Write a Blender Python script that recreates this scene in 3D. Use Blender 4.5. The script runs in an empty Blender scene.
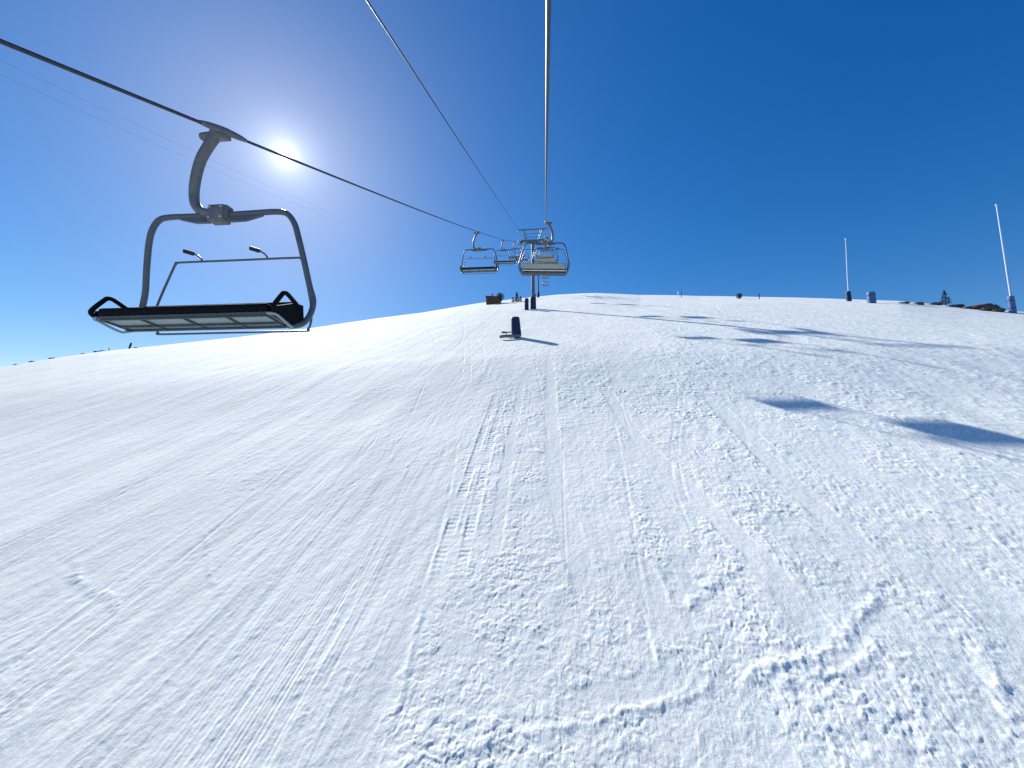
import bpy, bmesh
from mathutils import Vector, Matrix
# ---------------------------------------------------------------- terrain
import math, random
import numpy as np
Q = dict(T=0.42845, h=7.135787, c=0.000268, y0=6.846201, cl=0.000375, xl=5.388691, cr=0.000827, xr=-4.089351, b=0.030354, e=0.345459)
# fine correction of the crest height by compass direction (degrees right of the lift line, slope units)
CREST_AZ = np.array([-69.593, -58.484, -55.702, -52.518, -47.661, -40.913, -32.996, -24.507, -18.92, -10.016, -3.888, 2.227, 7.453, 13.849, 21.659, 28.525, 36.217, 41.002, 45.354, 48.708, 59.249])
CREST_DS = np.array([-0.00669, 0.00995, 0.01203, 0.01192, 0.00575, -0.00104, -0.00493, -0.00301, -0.00338, 0.0047, 0.00561, 0.00699, 0.00547, -0.00345, -0.00539, -0.00321, 0.00133, 0.00466, 0.00172, 0.00064, -0.01122])




def soft(t, w):
    return 0.5 * (t + np.sqrt(t * t + w * w))


def sstep(a, b, x):
    t = np.clip((x - a) / (b - a), 0, 1)
    return t * t * (3 - 2 * t)


def base_height(x, y, ridge=True):
    """The slope of the mountain without snow relief."""
    q = Q
    d = soft(y - q['y0'] - q['e'] * x, 8.0)
    dm = (q['T'] + 0.22) / (2 * q['c'])
    drop = np.where(d > dm, q['c'] * dm * dm + (q['T'] + 0.22) * (d - dm), q['c'] * d * d)
    L = soft(q['xl'] - x, 6.0)
    Lm = 0.35 / (2 * q['cl'])
    lat = np.where(L > Lm, q['cl'] * Lm * Lm + 0.35 * (L - Lm), q['cl'] * L * L)
    r = soft(x - q['xr'], 6.0)
    rm = 0.25 / (2 * q['cr'])
    rat = np.where(r > rm, q['cr'] * rm * rm + 0.25 * (r - rm), q['cr'] * r * r)
    z = q['T'] * y - q['h'] + q['b'] * x - drop - lat - rat
    z = z - (0.2 + 0.6 * (1 - sstep(20, 33, y))) * (1 - sstep(48, 80, y))
    dist = np.hypot(x, y)
    az = np.degrees(np.arctan2(x, y))
    z = z + sstep(45, 115, dist) * np.interp(az, CREST_AZ, CREST_DS) * np.minimum(dist, 220)
    return z

SUN_STRENGTH, SKY_STRENGTH, EXPOSURE = 4.85, 0.080, 0.88
SKY_ALT, SKY_AIR, SKY_DUST, SKY_OZONE, SKY_HUE, SKY_SAT = 1800.0, 1.0, 0.5, 3.0, 0.510, 1.36
SKY_ROLL = 0.045
AUREOLE = ((0.55, 40.0, (1, 0.98, 0.94), 2.0), (1.55, 7.5, (1, 0.97, 0.93), 1.0), (6.0, 0.7, (0.85, 1.0, 1.0), 1.0), (20.0, 0.45, (0.85, 1.0, 0.85), 1.0))
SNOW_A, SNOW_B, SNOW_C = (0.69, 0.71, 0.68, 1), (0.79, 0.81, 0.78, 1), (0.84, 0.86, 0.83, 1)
GRAIN_FINE, GRAIN_COARSE = 0.42, 0.40
SSS = 0.0
DAZ = 0.10
DENOISE = False

# ---------------------------------------------------------------- noise for the snow relief
_rs = np.random.RandomState(7)
PERM = _rs.permutation(512).astype(np.int32)
PERM = np.concatenate([PERM, PERM])
GA = _rs.rand(512) * 2 * np.pi
GX, GY = np.cos(GA).astype(np.float32), np.sin(GA).astype(np.float32)


def perlin(x, y, seed=0):
    x = np.asarray(x, np.float32) + np.float32(seed * 17.13)
    y = np.asarray(y, np.float32) + np.float32(seed * 9.71)
    xf, yf = np.floor(x), np.floor(y)
    xi, yi = (xf.astype(np.int32) & 511), (yf.astype(np.int32) & 511)
    fx, fy = x - xf, y - yf
    u = fx * fx * fx * (fx * (fx * 6 - 15) + 10)
    v = fy * fy * fy * (fy * (fy * 6 - 15) + 10)
    x1, y1 = (xi + 1) & 511, (yi + 1) & 511

    def g(ix, iy, dx, dy):
        h = PERM[PERM[ix] + iy]
        return GX[h] * dx + GY[h] * dy
    a = g(xi, yi, fx, fy)
    b = g(x1, yi, fx - 1, fy)
    c = g(xi, y1, fx, fy - 1)
    d = g(x1, y1, fx - 1, fy - 1)
    ab = a + u * (b - a)
    cd = c + u * (d - c)
    return (ab + v * (cd - ab)) * 1.45


def rperlin(x, y, f, seed):
    """Perlin noise on axes turned by an angle of its own."""
    a = seed * 2.399
    c, s = math.cos(a) * f, math.sin(a) * f
    return perlin(x * c - y * s, x * s + y * c, seed)


# marks left in the snow, as paths on the ground in metres (x across the slope, y up it)
LIPS = [  # pushed-up edges: path, width, height, side pushed lower
    ([(-2.33, 6.48), (-1.28, 6.72), (-0.16, 6.98), (1.01, 7.21), (1.81, 7.42), (2.43, 7.53), (2.8, 7.69), (3.0, 7.99)], 0.07, 0.028),
    ([(3.34, 7.8), (3.78, 8.02), (4.48, 8.17), (5.15, 8.32), (5.48, 8.46), (6.06, 8.88), (6.82, 9.38), (7.4, 9.79)], 0.10, 0.062),
    ([(3.77, 7.85), (4.48, 7.91), (5.45, 8.07), (5.97, 8.3), (6.61, 8.89)], 0.09, 0.055),
    ([(2.78, 9.01), (3.18, 9.48), (3.96, 10.03), (4.61, 10.45), (4.98, 10.46)], 0.11, 0.045),
    ([(8.32, 8.76), (7.7, 7.88), (7.26, 7.17)], 0.12, 0.06),
    ([(-7.77, 6.33), (-7.57, 7.32), (-7.52, 8.65), (-7.52, 10.32), (-7.67, 13.39), (-8.25, 19.2)], 0.05, 0.022),
    ([(-8.48, 6.31), (-8.12, 6.97), (-7.84, 8.21), (-7.79, 10.16)], 0.05, 0.014),
    ([(-2.71, 6.56), (-2.72, 7.54), (-2.83, 8.36), (-2.9, 9.34)], 0.06, 0.040),
    ([(-4.69, 6.41), (-4.69, 7.49), (-4.88, 9.41), (-5.16, 12.27), (-5.75, 16.02)], 0.06, 0.020),
    ([(-11.14, 12.07), (-10.35, 11.35), (-9.7, 10.7), (-8.44, 9.65)], 0.07, 0.035),
    ([(-13.68, 10.42), (-12.8, 10.02), (-11.98, 9.74), (-11.09, 9.49), (-10.15, 8.84)], 0.09, 0.040),
    ([(-14.7, 11.03), (-13.58, 10.58), (-12.47, 9.69)], 0.07, 0.030),
    ([(2.1, 6.64), (2.38, 6.97), (2.32, 7.3)], 0.04, 0.022),
    ([(2.13, 9.73), (2.09, 8.36), (2.06, 7.83)], 0.04, 0.020),
    ([(8.46, 16.7), (9.24, 15.8), (9.91, 15.14)], 0.12, 0.04),
    ([(5.78, 21.11), (6.68, 20.47), (8.02, 20.15)], 0.14, 0.04),
]
CUTS = [  # narrow edge cuts of skis
    ([(-9.01, 11.02), (-8.74, 11.38), (-8.28, 12.16)], 0.05, 0.030),
    ([(-2.5, 6.56), (-2.45, 8.0)], 0.04, 0.015),
    ([(-14.49, 15.04), (-12.82, 18.05)], 0.06, 0.02), ([(-16.73, 15.61), (-14.71, 17.39), (-13.38, 19.62)], 0.06, 0.02),
    ([(-11.7, 16.71), (-9.97, 22.16)], 0.07, 0.02), ([(-19.53, 18.42), (-16.0, 23.17)], 0.08, 0.025),
    ([(-1.33, 13.34), (-1.0, 17.8), (-0.88, 24.06)], 0.06, 0.012), ([(0.44, 10.01), (0.56, 14.46), (1.0, 22.14)], 0.05, 0.012),
]
STRIPS = [  # scraped smooth runs: path, half width
    ([(3.61, 24.06), (4.02, 17.27), (4.84, 13.09), (5.33, 10.66), (5.38, 9.3), (5.42, 8.47)], 0.36),
    ([(2.26, 11.01), (2.4, 9.47), (2.45, 8.34)], 0.32),
    ([(-8.5, 5.56), (-8.01, 6.97), (-7.76, 8.21), (-7.7, 10.16), (-7.79, 13.1), (-8.69, 20.52)], 0.24),
    ([(2.76, 8.23), (1.97, 7.73), (0.18, 7.39)], 0.22),
    ([(-3.25, 5.78), (-3.19, 8.06), (-3.34, 9.67)], 0.30),
    ([(0.31, 31.03), (0.22, 20.03), (0.33, 13.34), (1.0, 9.45)], 0.35),
    ([(9.08, 22.15), (8.23, 14.47), (8.01, 10.57)], 0.4),
    ([(-1.62, 25.86), (-1.61, 15.57), (-1.45, 10.56)], 0.22),
]
TREADS = [[(-3.13, 25.87), (-3.09, 19.94), (-2.99, 15.47), (-2.91, 11.45), (-2.89, 9.79)], [(-2.57, 25.87), (-2.56, 19.92), (-2.45, 15.46), (-2.3, 11.45), (-2.22, 9.78)]]


def path_field(x, y, pts, reach):
    """Signed distance to a path and the length along it, on the points within reach."""
    P = np.array(pts, np.float32)
    idx = np.nonzero((x > P[:, 0].min() - reach) & (x < P[:, 0].max() + reach) & (y > P[:, 1].min() - reach) & (y < P[:, 1].max() + reach))[0]
    px, py = x[idx], y[idx]
    best = np.full(len(idx), 1e9, np.float32)
    along = np.zeros(len(idx), np.float32)
    side = np.zeros(len(idx), np.float32)
    s0 = 0.0
    for a, b in zip(P[:-1], P[1:]):
        d = b - a
        L = float(np.hypot(*d)) + 1e-9
        t = np.clip(((px - a[0]) * d[0] + (py - a[1]) * d[1]) / L ** 2, 0, 1)
        dx, dy = px - a[0] - t * d[0], py - a[1] - t * d[1]
        dist = np.hypot(dx, dy)
        m = dist < best
        best[m] = dist[m]
        along[m] = (s0 + t * L)[m]
        side[m] = np.sign(d[0] * dy - d[1] * dx)[m]
        s0 += L
    return idx, best, along, side, s0


def snow_relief(x, y, spacing):
    """Height of lumps, scrapes, groomer streaks and pushed-up lips."""
    x = x.astype(np.float32)
    y = y.astype(np.float32)
    z = np.zeros_like(x)

    def fade(wave):
        return sstep(1.6, 3.2, wave / spacing).astype(np.float32)
    n1 = perlin(x * 0.22, y * 0.16, 1)
    n2 = perlin(x * 0.55, y * 0.40, 2)
    n3 = perlin(x * 1.5, y * 1.1, 3)
    # groomed and streaky to the left, broken to the right
    edge = -2.75 - 0.06 * (y - 7) + 0.7 * n2
    right = sstep(-0.5, 0.7, x - edge)
    rough = sstep(-0.25, 0.30, n1 * 0.7 + n2 * 0.55 + n3 * 0.35 + 0.18)
    rough = right * (0.36 + 0.64 * rough) + (1 - right) * (0.20 + 0.28 * sstep(0.0, 0.5, n1 * .6 + n2 * .6 + n3 * 0.3))
    centre = sstep(-3.4, -2.2, x) * sstep(2.6, 1.2, x) * sstep(15, 10, y)
    rough = np.maximum(rough, centre * (0.66 + 0.25 * n3))
    near_right = sstep(3.0, 7.0, x) * sstep(16, 8, y)
    rough = np.clip(rough - 0.22 * near_right * rough, 0, 0.95)
    wob = 0.05 * perlin(x * 2.1, y * 2.1, 4)
    for pts, w in STRIPS:
        i, d, s, sd, L = path_field(x, y, pts, w * 2.5)
        dd = d + wob[i] * 1.5
        m = (1 - sstep(w * 0.75, w * 1.15, dd)) * sstep(0, 1.0, s) * sstep(0, 0.6, L - s)
        rough[i] *= 1 - 0.93 * m
        z[i] -= 0.005 * m
        rim = np.exp(-((dd - w * 1.2) / 0.07) ** 2) * sstep(0, 1.0, s) * sstep(0, 0.6, L - s)
        z[i] += 0.004 * np.clip(0.0 + 2 * n3[i], 0, 1) * rim 
    # broad undulation
    z += 0.07 * perlin(x * 0.06, y * 0.05, 5) + 0.055 * n1 * 0.6 + 0.018 * n2
    # streaks running up and down the slope, drifting a little, stronger in some bands
    drift = x + 0.35 * perlin(x * 0.03, y * 0.05, 6) + 0.05 * perlin(x * 0.2, y * 0.25, 30)
    band = 0.35 + 1.1 * sstep(-0.35, 0.5, perlin(x * 0.28, y * 0.05, 31))
    patch = 0.45 + 0.9 * sstep(-0.4, 0.4, perlin(x * 0.8, y * 0.22, 32))
    st = (0.012 * perlin(drift * 1.1, y * 0.035, 7) * fade(0.9) + 0.006 * band * perlin(drift * 3.2, y * 0.09, 8) * fade(0.31)
          + 0.0034 * band * patch * perlin(drift * 8.0, y * 0.45, 9) * fade(0.125)
          + 0.0017 * patch * perlin(drift * 17.0, y * 0.9, 36) * fade(0.06))
    corduroy = np.sin(drift * 2 * np.pi / 0.11) * 0.0014 * fade(0.11) * sstep(0.1, 0.5, perlin(x * 0.35, y * 0.05, 10)) * patch
    st += 0.022 * perlin(drift * 0.42, y * 0.02, 46)
    z += (st + corduroy) * (1.15 - 0.75 * right)
    i, d, s, sd, L = path_field(x, y, [(-5.1, 3.5), (-5.05, 6.0), (-5.25, 9.0), (-5.6, 13.0), (-6.2, 19.0)], 1.3)
    k = (1 - sstep(0.45, 0.8, d + 0.25 * n3[i])) * sstep(0, 4.0, L - s)
    cw = np.sin((drift[i] + 0.02 * n3[i]) * 2 * np.pi / 0.085) + 0.5 * np.sin(drift[i] * 2 * np.pi / 0.21)
    z[i] += k * (0.0042 * cw * np.clip(0.6 + n3[i], 0, 1) - 0.010)
    rq = np.random.RandomState(5)
    for k in range(130):     # single ski and board tracks, each drifting its own way
        x0 = rq.uniform(-60, 26)
        y0 = 4 + 56 * rq.random_sample() ** 1.4
        Lk = rq.uniform(5, 20) * (1 + y0 / 30)
        sl_ = rq.normal(0, 0.10) - 0.10 * (x0 < -4)
        bend = rq.normal(0, 0.006)
        wdt = rq.uniform(0.025, 0.07) * (1 + max(0, y0 - 12) * 0.05)
        dep = rq.uniform(0.006, 0.015) * (1 + y0 / 45) * (0.55 if x0 > -2 else 1)
        sel = np.nonzero((y > y0) & (y < y0 + Lk) & (np.abs(x - x0 - sl_ * (y - y0) - bend * (y - y0) ** 2) < 6 * wdt))[0]
        yy = y[sel] - y0
        dd = x[sel] - x0 - sl_ * yy - bend * yy * yy
        kk = sstep(0, 1.5, yy) * sstep(0, 2.0, Lk - yy) * np.clip(0.55 + 1.1 * n3[sel] + 0.7 * n2[sel], 0.1, 1)
        z[sel] += kk * dep * (-np.exp(-(dd / wdt) ** 2) + 0.6 * np.exp(-((dd - 1.8 * wdt) / wdt) ** 2)) * (1 if wdt > 1.3 * spacing.min() else 1)
    for k in range(12):     # turning ski tracks in pairs
        x0, A, kf, ph = rq.uniform(-24, 13), rq.uniform(0.5, 2.2), rq.uniform(0.18, 0.5), rq.uniform(0, 6.28)
        y0, Lk, sl_ = rq.uniform(5, 14), rq.uniform(15, 45), rq.normal(0, 0.12)
        sel = np.nonzero((y > y0) & (y < y0 + Lk) & (np.abs(x - x0 - sl_ * (y - y0)) < A + 1))[0]
        yy = y[sel] - y0
        slope_ = sl_ + A * kf * np.cos(kf * yy + ph)
        dd = (x[sel] - x0 - sl_ * yy - A * np.sin(kf * yy + ph)) / np.sqrt(1 + slope_ ** 2)
        kk = sstep(0, 3, yy) * sstep(0, 5, Lk - yy) * np.clip(0.55 + 1.1 * n3[sel] + 0.5 * n1[sel], 0, 1.2)
        for off in (-0.14, 0.14):
            w_ = np.maximum(0.05, spacing[sel] * 1.2)
            z[sel] += kk * 0.006 * (-np.exp(-((dd - off) / w_) ** 2) + 0.55 * np.exp(-((dd - off - 1.9 * w_ * np.sign(slope_)) / w_) ** 2))
    # skied diagonal scrapes across the streaks
    dg = x * 0.90 - y * 0.42
    dl = x * 0.42 + y * 0.90
    z += 0.007 * perlin(dg * 2.6, dl * 0.35, 11) * fade(0.38) * (1.0 - 0.4 * right)
    # lumps: clods standing on a scraped base
    wx = x + 0.06 * rperlin(x, y, 4.3, 12) + 0.02 * rperlin(x, y, 13.0, 33)
    wy = y + 0.06 * rperlin(x, y, 4.3, 13) + 0.02 * rperlin(x, y, 13.0, 34)
    a = np.maximum(rperlin(wx, wy, 2.4, 14) - 0.02, 0) * fade(0.38)
    a2 = rperlin(wx, wy, 1.35, 29) * fade(0.7)
    b = np.maximum(rperlin(wx, wy, 5.3, 15) - 0.02, 0) * fade(0.18)
    c = np.maximum(rperlin(wx, wy, 10.5, 16) - 0.02, 0) * fade(0.09)
    d_ = rperlin(wx, wy, 21.0, 17) * fade(0.045)
    crk = np.maximum(1 - np.abs(rperlin(wx, wy, 3.8, 18)) * 5.0, 0) * fade(0.2)
    clod = sstep(-0.1, 0.4, rperlin(x, y, 0.8, 19))
    chat = perlin(wx * 1.3, wy * 4.5, 28) * fade(0.22)
    # broken crust: plates and clods with steep little edges and pits between
    n_p = rperlin(wx, wy, 4.2, 37) + 0.45 * rperlin(wx, wy, 11.0, 38) + 0.2 * rperlin(wx, wy, 19.0, 39) * fade(0.05)
    plate = sstep(0.02, 0.20, n_p) * (0.6 + 0.8 * np.clip(n_p, 0, 1)) * fade(0.16)
    n_c = rperlin(wx, wy, 8.6, 40) + 0.5 * rperlin(wx, wy, 15.0, 41) * fade(0.07)
    crumb = sstep(0.16, 0.34, n_c) * fade(0.12)
    pit = sstep(0.30, 0.50, rperlin(wx, wy, 7.4, 42) + 0.3 * rperlin(wx, wy, 16.0, 43)) * fade(0.10)
    farther = 1 + 0.75 * sstep(9, 26, y)
    brk = sstep(-0.50, 0.25, 0.25 * centre + rperlin(x, y, 0.55, 44) + 0.6 * rperlin(x, y, 1.4, 45))
    z += rough * LUMP * farther * (0.016 * a + 0.012 * a2 + (0.006 + 0.009 * clod) * b + 0.007 * c + 0.0036 * d_ + 0.005 * chat
                                   + brk * (0.0105 * plate + 0.0085 * crumb * (0.4 + clod) - 0.0095 * pit))
    z += 0.0015 * rperlin(wx, wy, 19.0, 20) * fade(0.05) + 0.0034 * rperlin(wx, wy, 8.0, 26) * fade(0.12) + 0.006 * rperlin(wx, wy, 3.0, 35) * sstep(12, 30, y)
    for pts, w, hgt in LIPS:
        i, d, s, sd, L = path_field(x, y, pts, w * 6)
        k = sstep(0, 0.5, s) * sstep(0, 0.4, L - s)
        jag = 0.55 + 0.9 * perlin(x[i] * 3.1, y[i] * 3.1, 21) + 0.5 * perlin(x[i] * 9, y[i] * 9, 22)
        dd = d + 0.5 * w * perlin(x[i] * 6, y[i] * 6, 23)
        z[i] += 0.42 * hgt * np.clip(jag, 0, 1.4) * k * np.exp(-(dd / w) ** 2)
        z[i] -= hgt * 0.12 * k * np.exp(-((dd - 2.2 * w) / (1.1 * w)) ** 2) * (sd < 0)
    for pts, w, dep in CUTS:
        i, d, s, sd, L = path_field(x, y, pts, w * 4)
        k = sstep(0, 0.6, s) * sstep(0, 0.6, L - s)
        z[i] -= 0.35 * dep * k * np.exp(-(d / (w * 0.6)) ** 2)
        z[i] += dep * 0.15 * k * np.exp(-((d - 1.4 * w) / (w * 0.6)) ** 2)
    for pts in TREADS:
        i, d, s, sd, L = path_field(x, y, pts, 0.5)
        k = sstep(0, 5.0, s) * sstep(0, 1.5, L - s)
        w = 0.15
        inside = 1 - sstep(w * 0.85, w * 1.1, d)
        z[i] += k * (inside * np.clip(0.8 + 1.0 * n3[i] + 0.7 * n2[i], 0.15, 1) * (-0.013 + 0.0065 * np.sin(s * 2 * np.pi / 0.19 + 1.5 * n3[i])) + 0.013 * np.exp(-((d - w * 1.35) / 0.05) ** 2) * np.clip(0.5 + 1.5 * n3[i], 0, 1.3))
    return z


LUMP = 0.80


def ground_z(x, y):
    return float(base_height(np.array([float(x)]), np.array([float(y)]))[0])

# ---------------------------------------------------------------- scene and camera
scene = bpy.context.scene
COL = scene.collection
PITCH, YAW, FOC = math.radians(6.5), math.radians(5.117481), 385.0
fwd = Vector((-math.sin(YAW) * math.cos(PITCH), math.cos(YAW) * math.cos(PITCH), math.sin(PITCH)))
rgt = Vector((math.cos(YAW), math.sin(YAW), 0.0))
upv = rgt.cross(fwd)
cam_data = bpy.data.cameras.new('camera')
cam = bpy.data.objects.new('camera', cam_data)
COL.objects.link(cam)
M = Matrix((rgt, upv, -fwd)).transposed().to_4x4()
cam.matrix_world = M
cam_data.sensor_width = 36.0
cam_data.lens = FOC / 1024 * 36.0
cam_data.clip_start = 0.05
cam_data.clip_end = 9000
scene.camera = cam

# ---------------------------------------------------------------- daylight
SUN_EL, SUN_AZ = math.radians(32.67), math.radians(-37.6)      # azimuth right of +Y
sun_dir = Vector((math.sin(SUN_AZ) * math.cos(SUN_EL), math.cos(SUN_AZ) * math.cos(SUN_EL), math.sin(SUN_EL)))
ld = bpy.data.lights.new('sun', 'SUN')
ld.energy = SUN_STRENGTH
ld.angle = math.radians(0.53)
ld.color = (1.0, 0.975, 0.89)
lo = bpy.data.objects.new('sun', ld)
lo.rotation_euler = (-sun_dir).to_track_quat('-Z', 'Y').to_euler()
lo.location = (0, 0, 90)
COL.objects.link(lo)

world = bpy.data.worlds.new('World')
scene.world = world
world.use_nodes = True
nt = world.node_tree
nt.nodes.clear()


def node(tree, kind, **kw):
    n = tree.nodes.new(kind)
    for k, v in kw.items():
        if k in n.inputs:
            n.inputs[k].default_value = v
        else:
            setattr(n, k, v)
    return n


def link(tree, a, b):
    tree.links.new(a, b)


wout = node(nt, 'ShaderNodeOutputWorld')
bg = node(nt, 'ShaderNodeBackground', Strength=SKY_STRENGTH)
sky = node(nt, 'ShaderNodeTexSky', sky_type='NISHITA', sun_disc=False, sun_elevation=SUN_EL, sun_rotation=SUN_AZ, altitude=SKY_ALT, air_density=SKY_AIR, dust_density=SKY_DUST, ozone_density=SKY_OZONE)
hsv = node(nt, 'ShaderNodeHueSaturation', Hue=SKY_HUE, Saturation=SKY_SAT, Value=1.0)
link(nt, sky.outputs[0], hsv.inputs['Color'])
# the sun's own dazzle in the air around it, by angle from the sun's direction
tc = node(nt, 'ShaderNodeTexCoord')
dot = node(nt, 'ShaderNodeVectorMath', operation='DOT_PRODUCT')
nrm = node(nt, 'ShaderNodeVectorMath', operation='NORMALIZE')
link(nt, tc.outputs['Generated'], nrm.inputs[0])
link(nt, nrm.outputs[0], dot.inputs[0])
dot.inputs[1].default_value = sun_dir
acos = node(nt, 'ShaderNodeMath', operation='ARCCOSINE')
acos.use_clamp = False
cl_ = node(nt, 'ShaderNodeMath', operation='MINIMUM')
cl_.inputs[1].default_value = 0.9999999
link(nt, dot.outputs['Value'], cl_.inputs[0])
link(nt, cl_.outputs[0], acos.inputs[0])
# tone roll-off on the brighter sky colours, like a camera's response
mk_ = node(nt, 'ShaderNodeVectorMath', operation='SCALE')
mk_.inputs['Scale'].default_value = SKY_ROLL
link(nt, hsv.outputs['Color'], mk_.inputs[0])
ad_ = node(nt, 'ShaderNodeVectorMath', operation='ADD')
ad_.inputs[1].default_value = (0.9, 0.9, 0.9)
link(nt, mk_.outputs[0], ad_.inputs[0])
dv_ = node(nt, 'ShaderNodeVectorMath', operation='DIVIDE')
link(nt, hsv.outputs['Color'], dv_.inputs[0])
link(nt, ad_.outputs[0], dv_.inputs[1])
prev = dv_.outputs[0]
for sig, amp, colr, pw in AUREOLE:
    q_ = node(nt, 'ShaderNodeMath', operation='DIVIDE')
    q_.inputs[1].default_value = math.radians(sig)
    link(nt, acos.outputs[0], q_.inputs[0])
    p_ = node(nt, 'ShaderNodeMath', operation='POWER')
    p_.inputs[1].default_value = pw
    link(nt, q_.outputs[0], p_.inputs[0])
    e_ = node(nt, 'ShaderNodeMath', operation='POWER')
    e_.inputs[0].default_value = math.exp(-1)
    link(nt, p_.outputs[0], e_.inputs[1])
    s_ = node(nt, 'ShaderNodeVectorMath', operation='SCALE')
    s_.inputs[0].default_value = [c * amp for c in colr]
    link(nt, e_.outputs[0], s_.inputs['Scale'])
    a_ = node(nt, 'ShaderNodeVectorMath', operation='ADD')
    link(nt, prev, a_.inputs[0])
    link(nt, s_.outputs[0], a_.inputs[1])
    prev = a_.outputs[0]
link(nt, prev, bg.inputs['Color'])
link(nt, bg.outputs[0], wout.inputs['Surface'])
world.cycles.sampling_method = 'MANUAL'
world.cycles.sample_map_resolution = 2048

vs = scene.view_settings
vs.view_transform = 'Standard'
vs.look = 'None'
vs.exposure = EXPOSURE
vs.gamma = 1.0
vs.use_curve_mapping = False
scene.render.engine = 'CYCLES'
scene.cycles.use_denoising = DENOISE
scene.cycles.max_bounces = 8
scene.cycles.diffuse_bounces = 5

# ---------------------------------------------------------------- materials


def material(name, color, rough=0.5, metal=0.0, vary=0.08, scale=6.0, bump=0.0, bump_scale=40.0, streak=None):
    m = bpy.data.materials.new(name)
    m.use_nodes = True
    t = m.node_tree
    b = t.nodes['Principled BSDF']
    co = node(t, 'ShaderNodeTexCoord')
    no = node(t, 'ShaderNodeTexNoise', Scale=scale, Detail=5.0, Roughness=0.6)
    mp = node(t, 'ShaderNodeMapping')
    if streak:
        mp.inputs['Scale'].default_value = streak
    link(t, co.outputs['Object'], mp.inputs['Vector'])
    link(t, mp.outputs[0], no.inputs['Vector'])
    rp = node(t, 'ShaderNodeMapRange')
    rp.inputs['From Min'].default_value = 0.3
    rp.inputs['From Max'].default_value = 0.7
    rp.inputs['To Min'].default_value = 1 - vary
    rp.inputs['To Max'].default_value = 1 + vary
    link(t, no.outputs[0], rp.inputs['Value'])
    sc = node(t, 'ShaderNodeVectorMath', operation='SCALE')
    sc.inputs[0].default_value = color[:3]
    link(t, rp.outputs[0], sc.inputs['Scale'])
    link(t, sc.outputs[0], b.inputs['Base Color'])
    b.inputs['Roughness'].default_value = rough
    b.inputs['Specular IOR Level'].default_value = 0.3 if rough < 0.75 else 0.12
    b.inputs['Metallic'].default_value = metal
    if bump:
        n2 = node(t, 'ShaderNodeTexNoise', Scale=bump_scale, Detail=4.0)
        link(t, co.outputs['Object'], n2.inputs['Vector'])
        bp = node(t, 'ShaderNodeBump', Strength=bump, Distance=0.01)
        link(t, n2.outputs[0], bp.inputs['Height'])
        link(t, bp.outputs[0], b.inputs['Normal'])
    return m


MAT = dict(
    steel=material('weathered_galvanised_steel', (0.115, 0.122, 0.135), 0.5, 0.0, 0.22, 9.0, 0.15, 60.0),
    bolt=material('zinc_bolt', (0.42, 0.42, 0.40), 0.4, 0.5, 0.1),
    frame=material('painted_grey_tube', (0.072, 0.09, 0.115), 0.38, 0.0, 0.12, 8.0),
    pan=material('pale_grey_seat_underside', (0.25, 0.31, 0.335), 0.6, 0.0, 0.08, 5.0),
    rib=material('grey_rib', (0.06, 0.078, 0.09), 0.6, 0.1, 0.08, 5.0),
    vinyl=material('black_vinyl', (0.004, 0.0045, 0.007), 0.8, 0.0, 0.2, 20.0, 0.1, 120.0),
    shell=material('grey_green_back_shell', (0.30, 0.34, 0.31), 0.55, 0.0, 0.08, 5.0),
    rail=material('white_edge_strip', (0.72, 0.73, 0.72), 0.45, 0.0, 0.05),
    rope=material('steel_wire_rope', (0.055, 0.06, 0.07), 0.55, 0.5, 0.25, 30.0),
    rope_pale=material('bright_steel_wire_rope', (0.42, 0.44, 0.46), 0.38, 0.7, 0.25, 30.0),
    tower=material('dark_blue_green_tower_paint', (0.085, 0.125, 0.15), 0.5, 0.1, 0.15, 2.0),
    rubber=material('dark_rubber', (0.02, 0.022, 0.028), 0.6, 0.0, 0.15),
    navy=material('navy_vinyl_padding', (0.009, 0.016, 0.075), 0.55, 0.0, 0.18, 4.0, 0.2, 9.0),
    blue=material('blue_vinyl_padding', (0.045, 0.11, 0.27), 0.5, 0.0, 0.12, 4.0, 0.2, 9.0),
    white=material('white_painted_pole', (0.62, 0.66, 0.72), 0.5, 0.0, 0.06, 3.0),
    wood=material('weathered_brown_timber', (0.10, 0.062, 0.034), 0.8, 0.0, 0.3, 3.0, 0.4, 14.0, (1, 1, 8)),
    bark=material('dark_bark', (0.045, 0.035, 0.028), 0.9, 0.0, 0.3, 6.0),
    leaf=material('dark_snow_gum_and_fir_foliage', (0.020, 0.030, 0.024), 0.75, 0.0, 0.5, 1.5),
    rock=material('dark_granite', (0.075, 0.07, 0.068), 0.85, 0.0, 0.4, 1.2, 0.6, 3.0),
    glass=material('dark_window_glass', (0.02, 0.025, 0.03), 0.1, 0.0, 0.05),
)

# snow
sm = bpy.data.materials.new('snow')
sm.use_nodes = True
t = sm.node_tree
b = t.nodes['Principled BSDF']
co = node(t, 'ShaderNodeTexCoord')
nA = node(t, 'ShaderNodeTexNoise', Scale=0.35, Detail=6.0, Roughness=0.6)
link(t, co.outputs['Object'], nA.inputs['Vector'])
mpr = node(t, 'ShaderNodeMapping')
mpr.inputs['Scale'].default_value = (2.2, 0.10, 0.10)
link(t, co.outputs['Object'], mpr.inputs['Vector'])
nB = node(t, 'ShaderNodeTexNoise', Scale=1.0, Detail=5.0, Roughness=0.65)
link(t, mpr.outputs[0], nB.inputs['Vector'])
mx = node(t, 'ShaderNodeMath', operation='ADD')
link(t, nA.outputs[0], mx.inputs[0])
link(t, nB.outputs[0], mx.inputs[1])
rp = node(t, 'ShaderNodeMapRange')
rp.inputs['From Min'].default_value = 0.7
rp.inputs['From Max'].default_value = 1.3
link(t, mx.outputs[0], rp.inputs['Value'])
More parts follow.
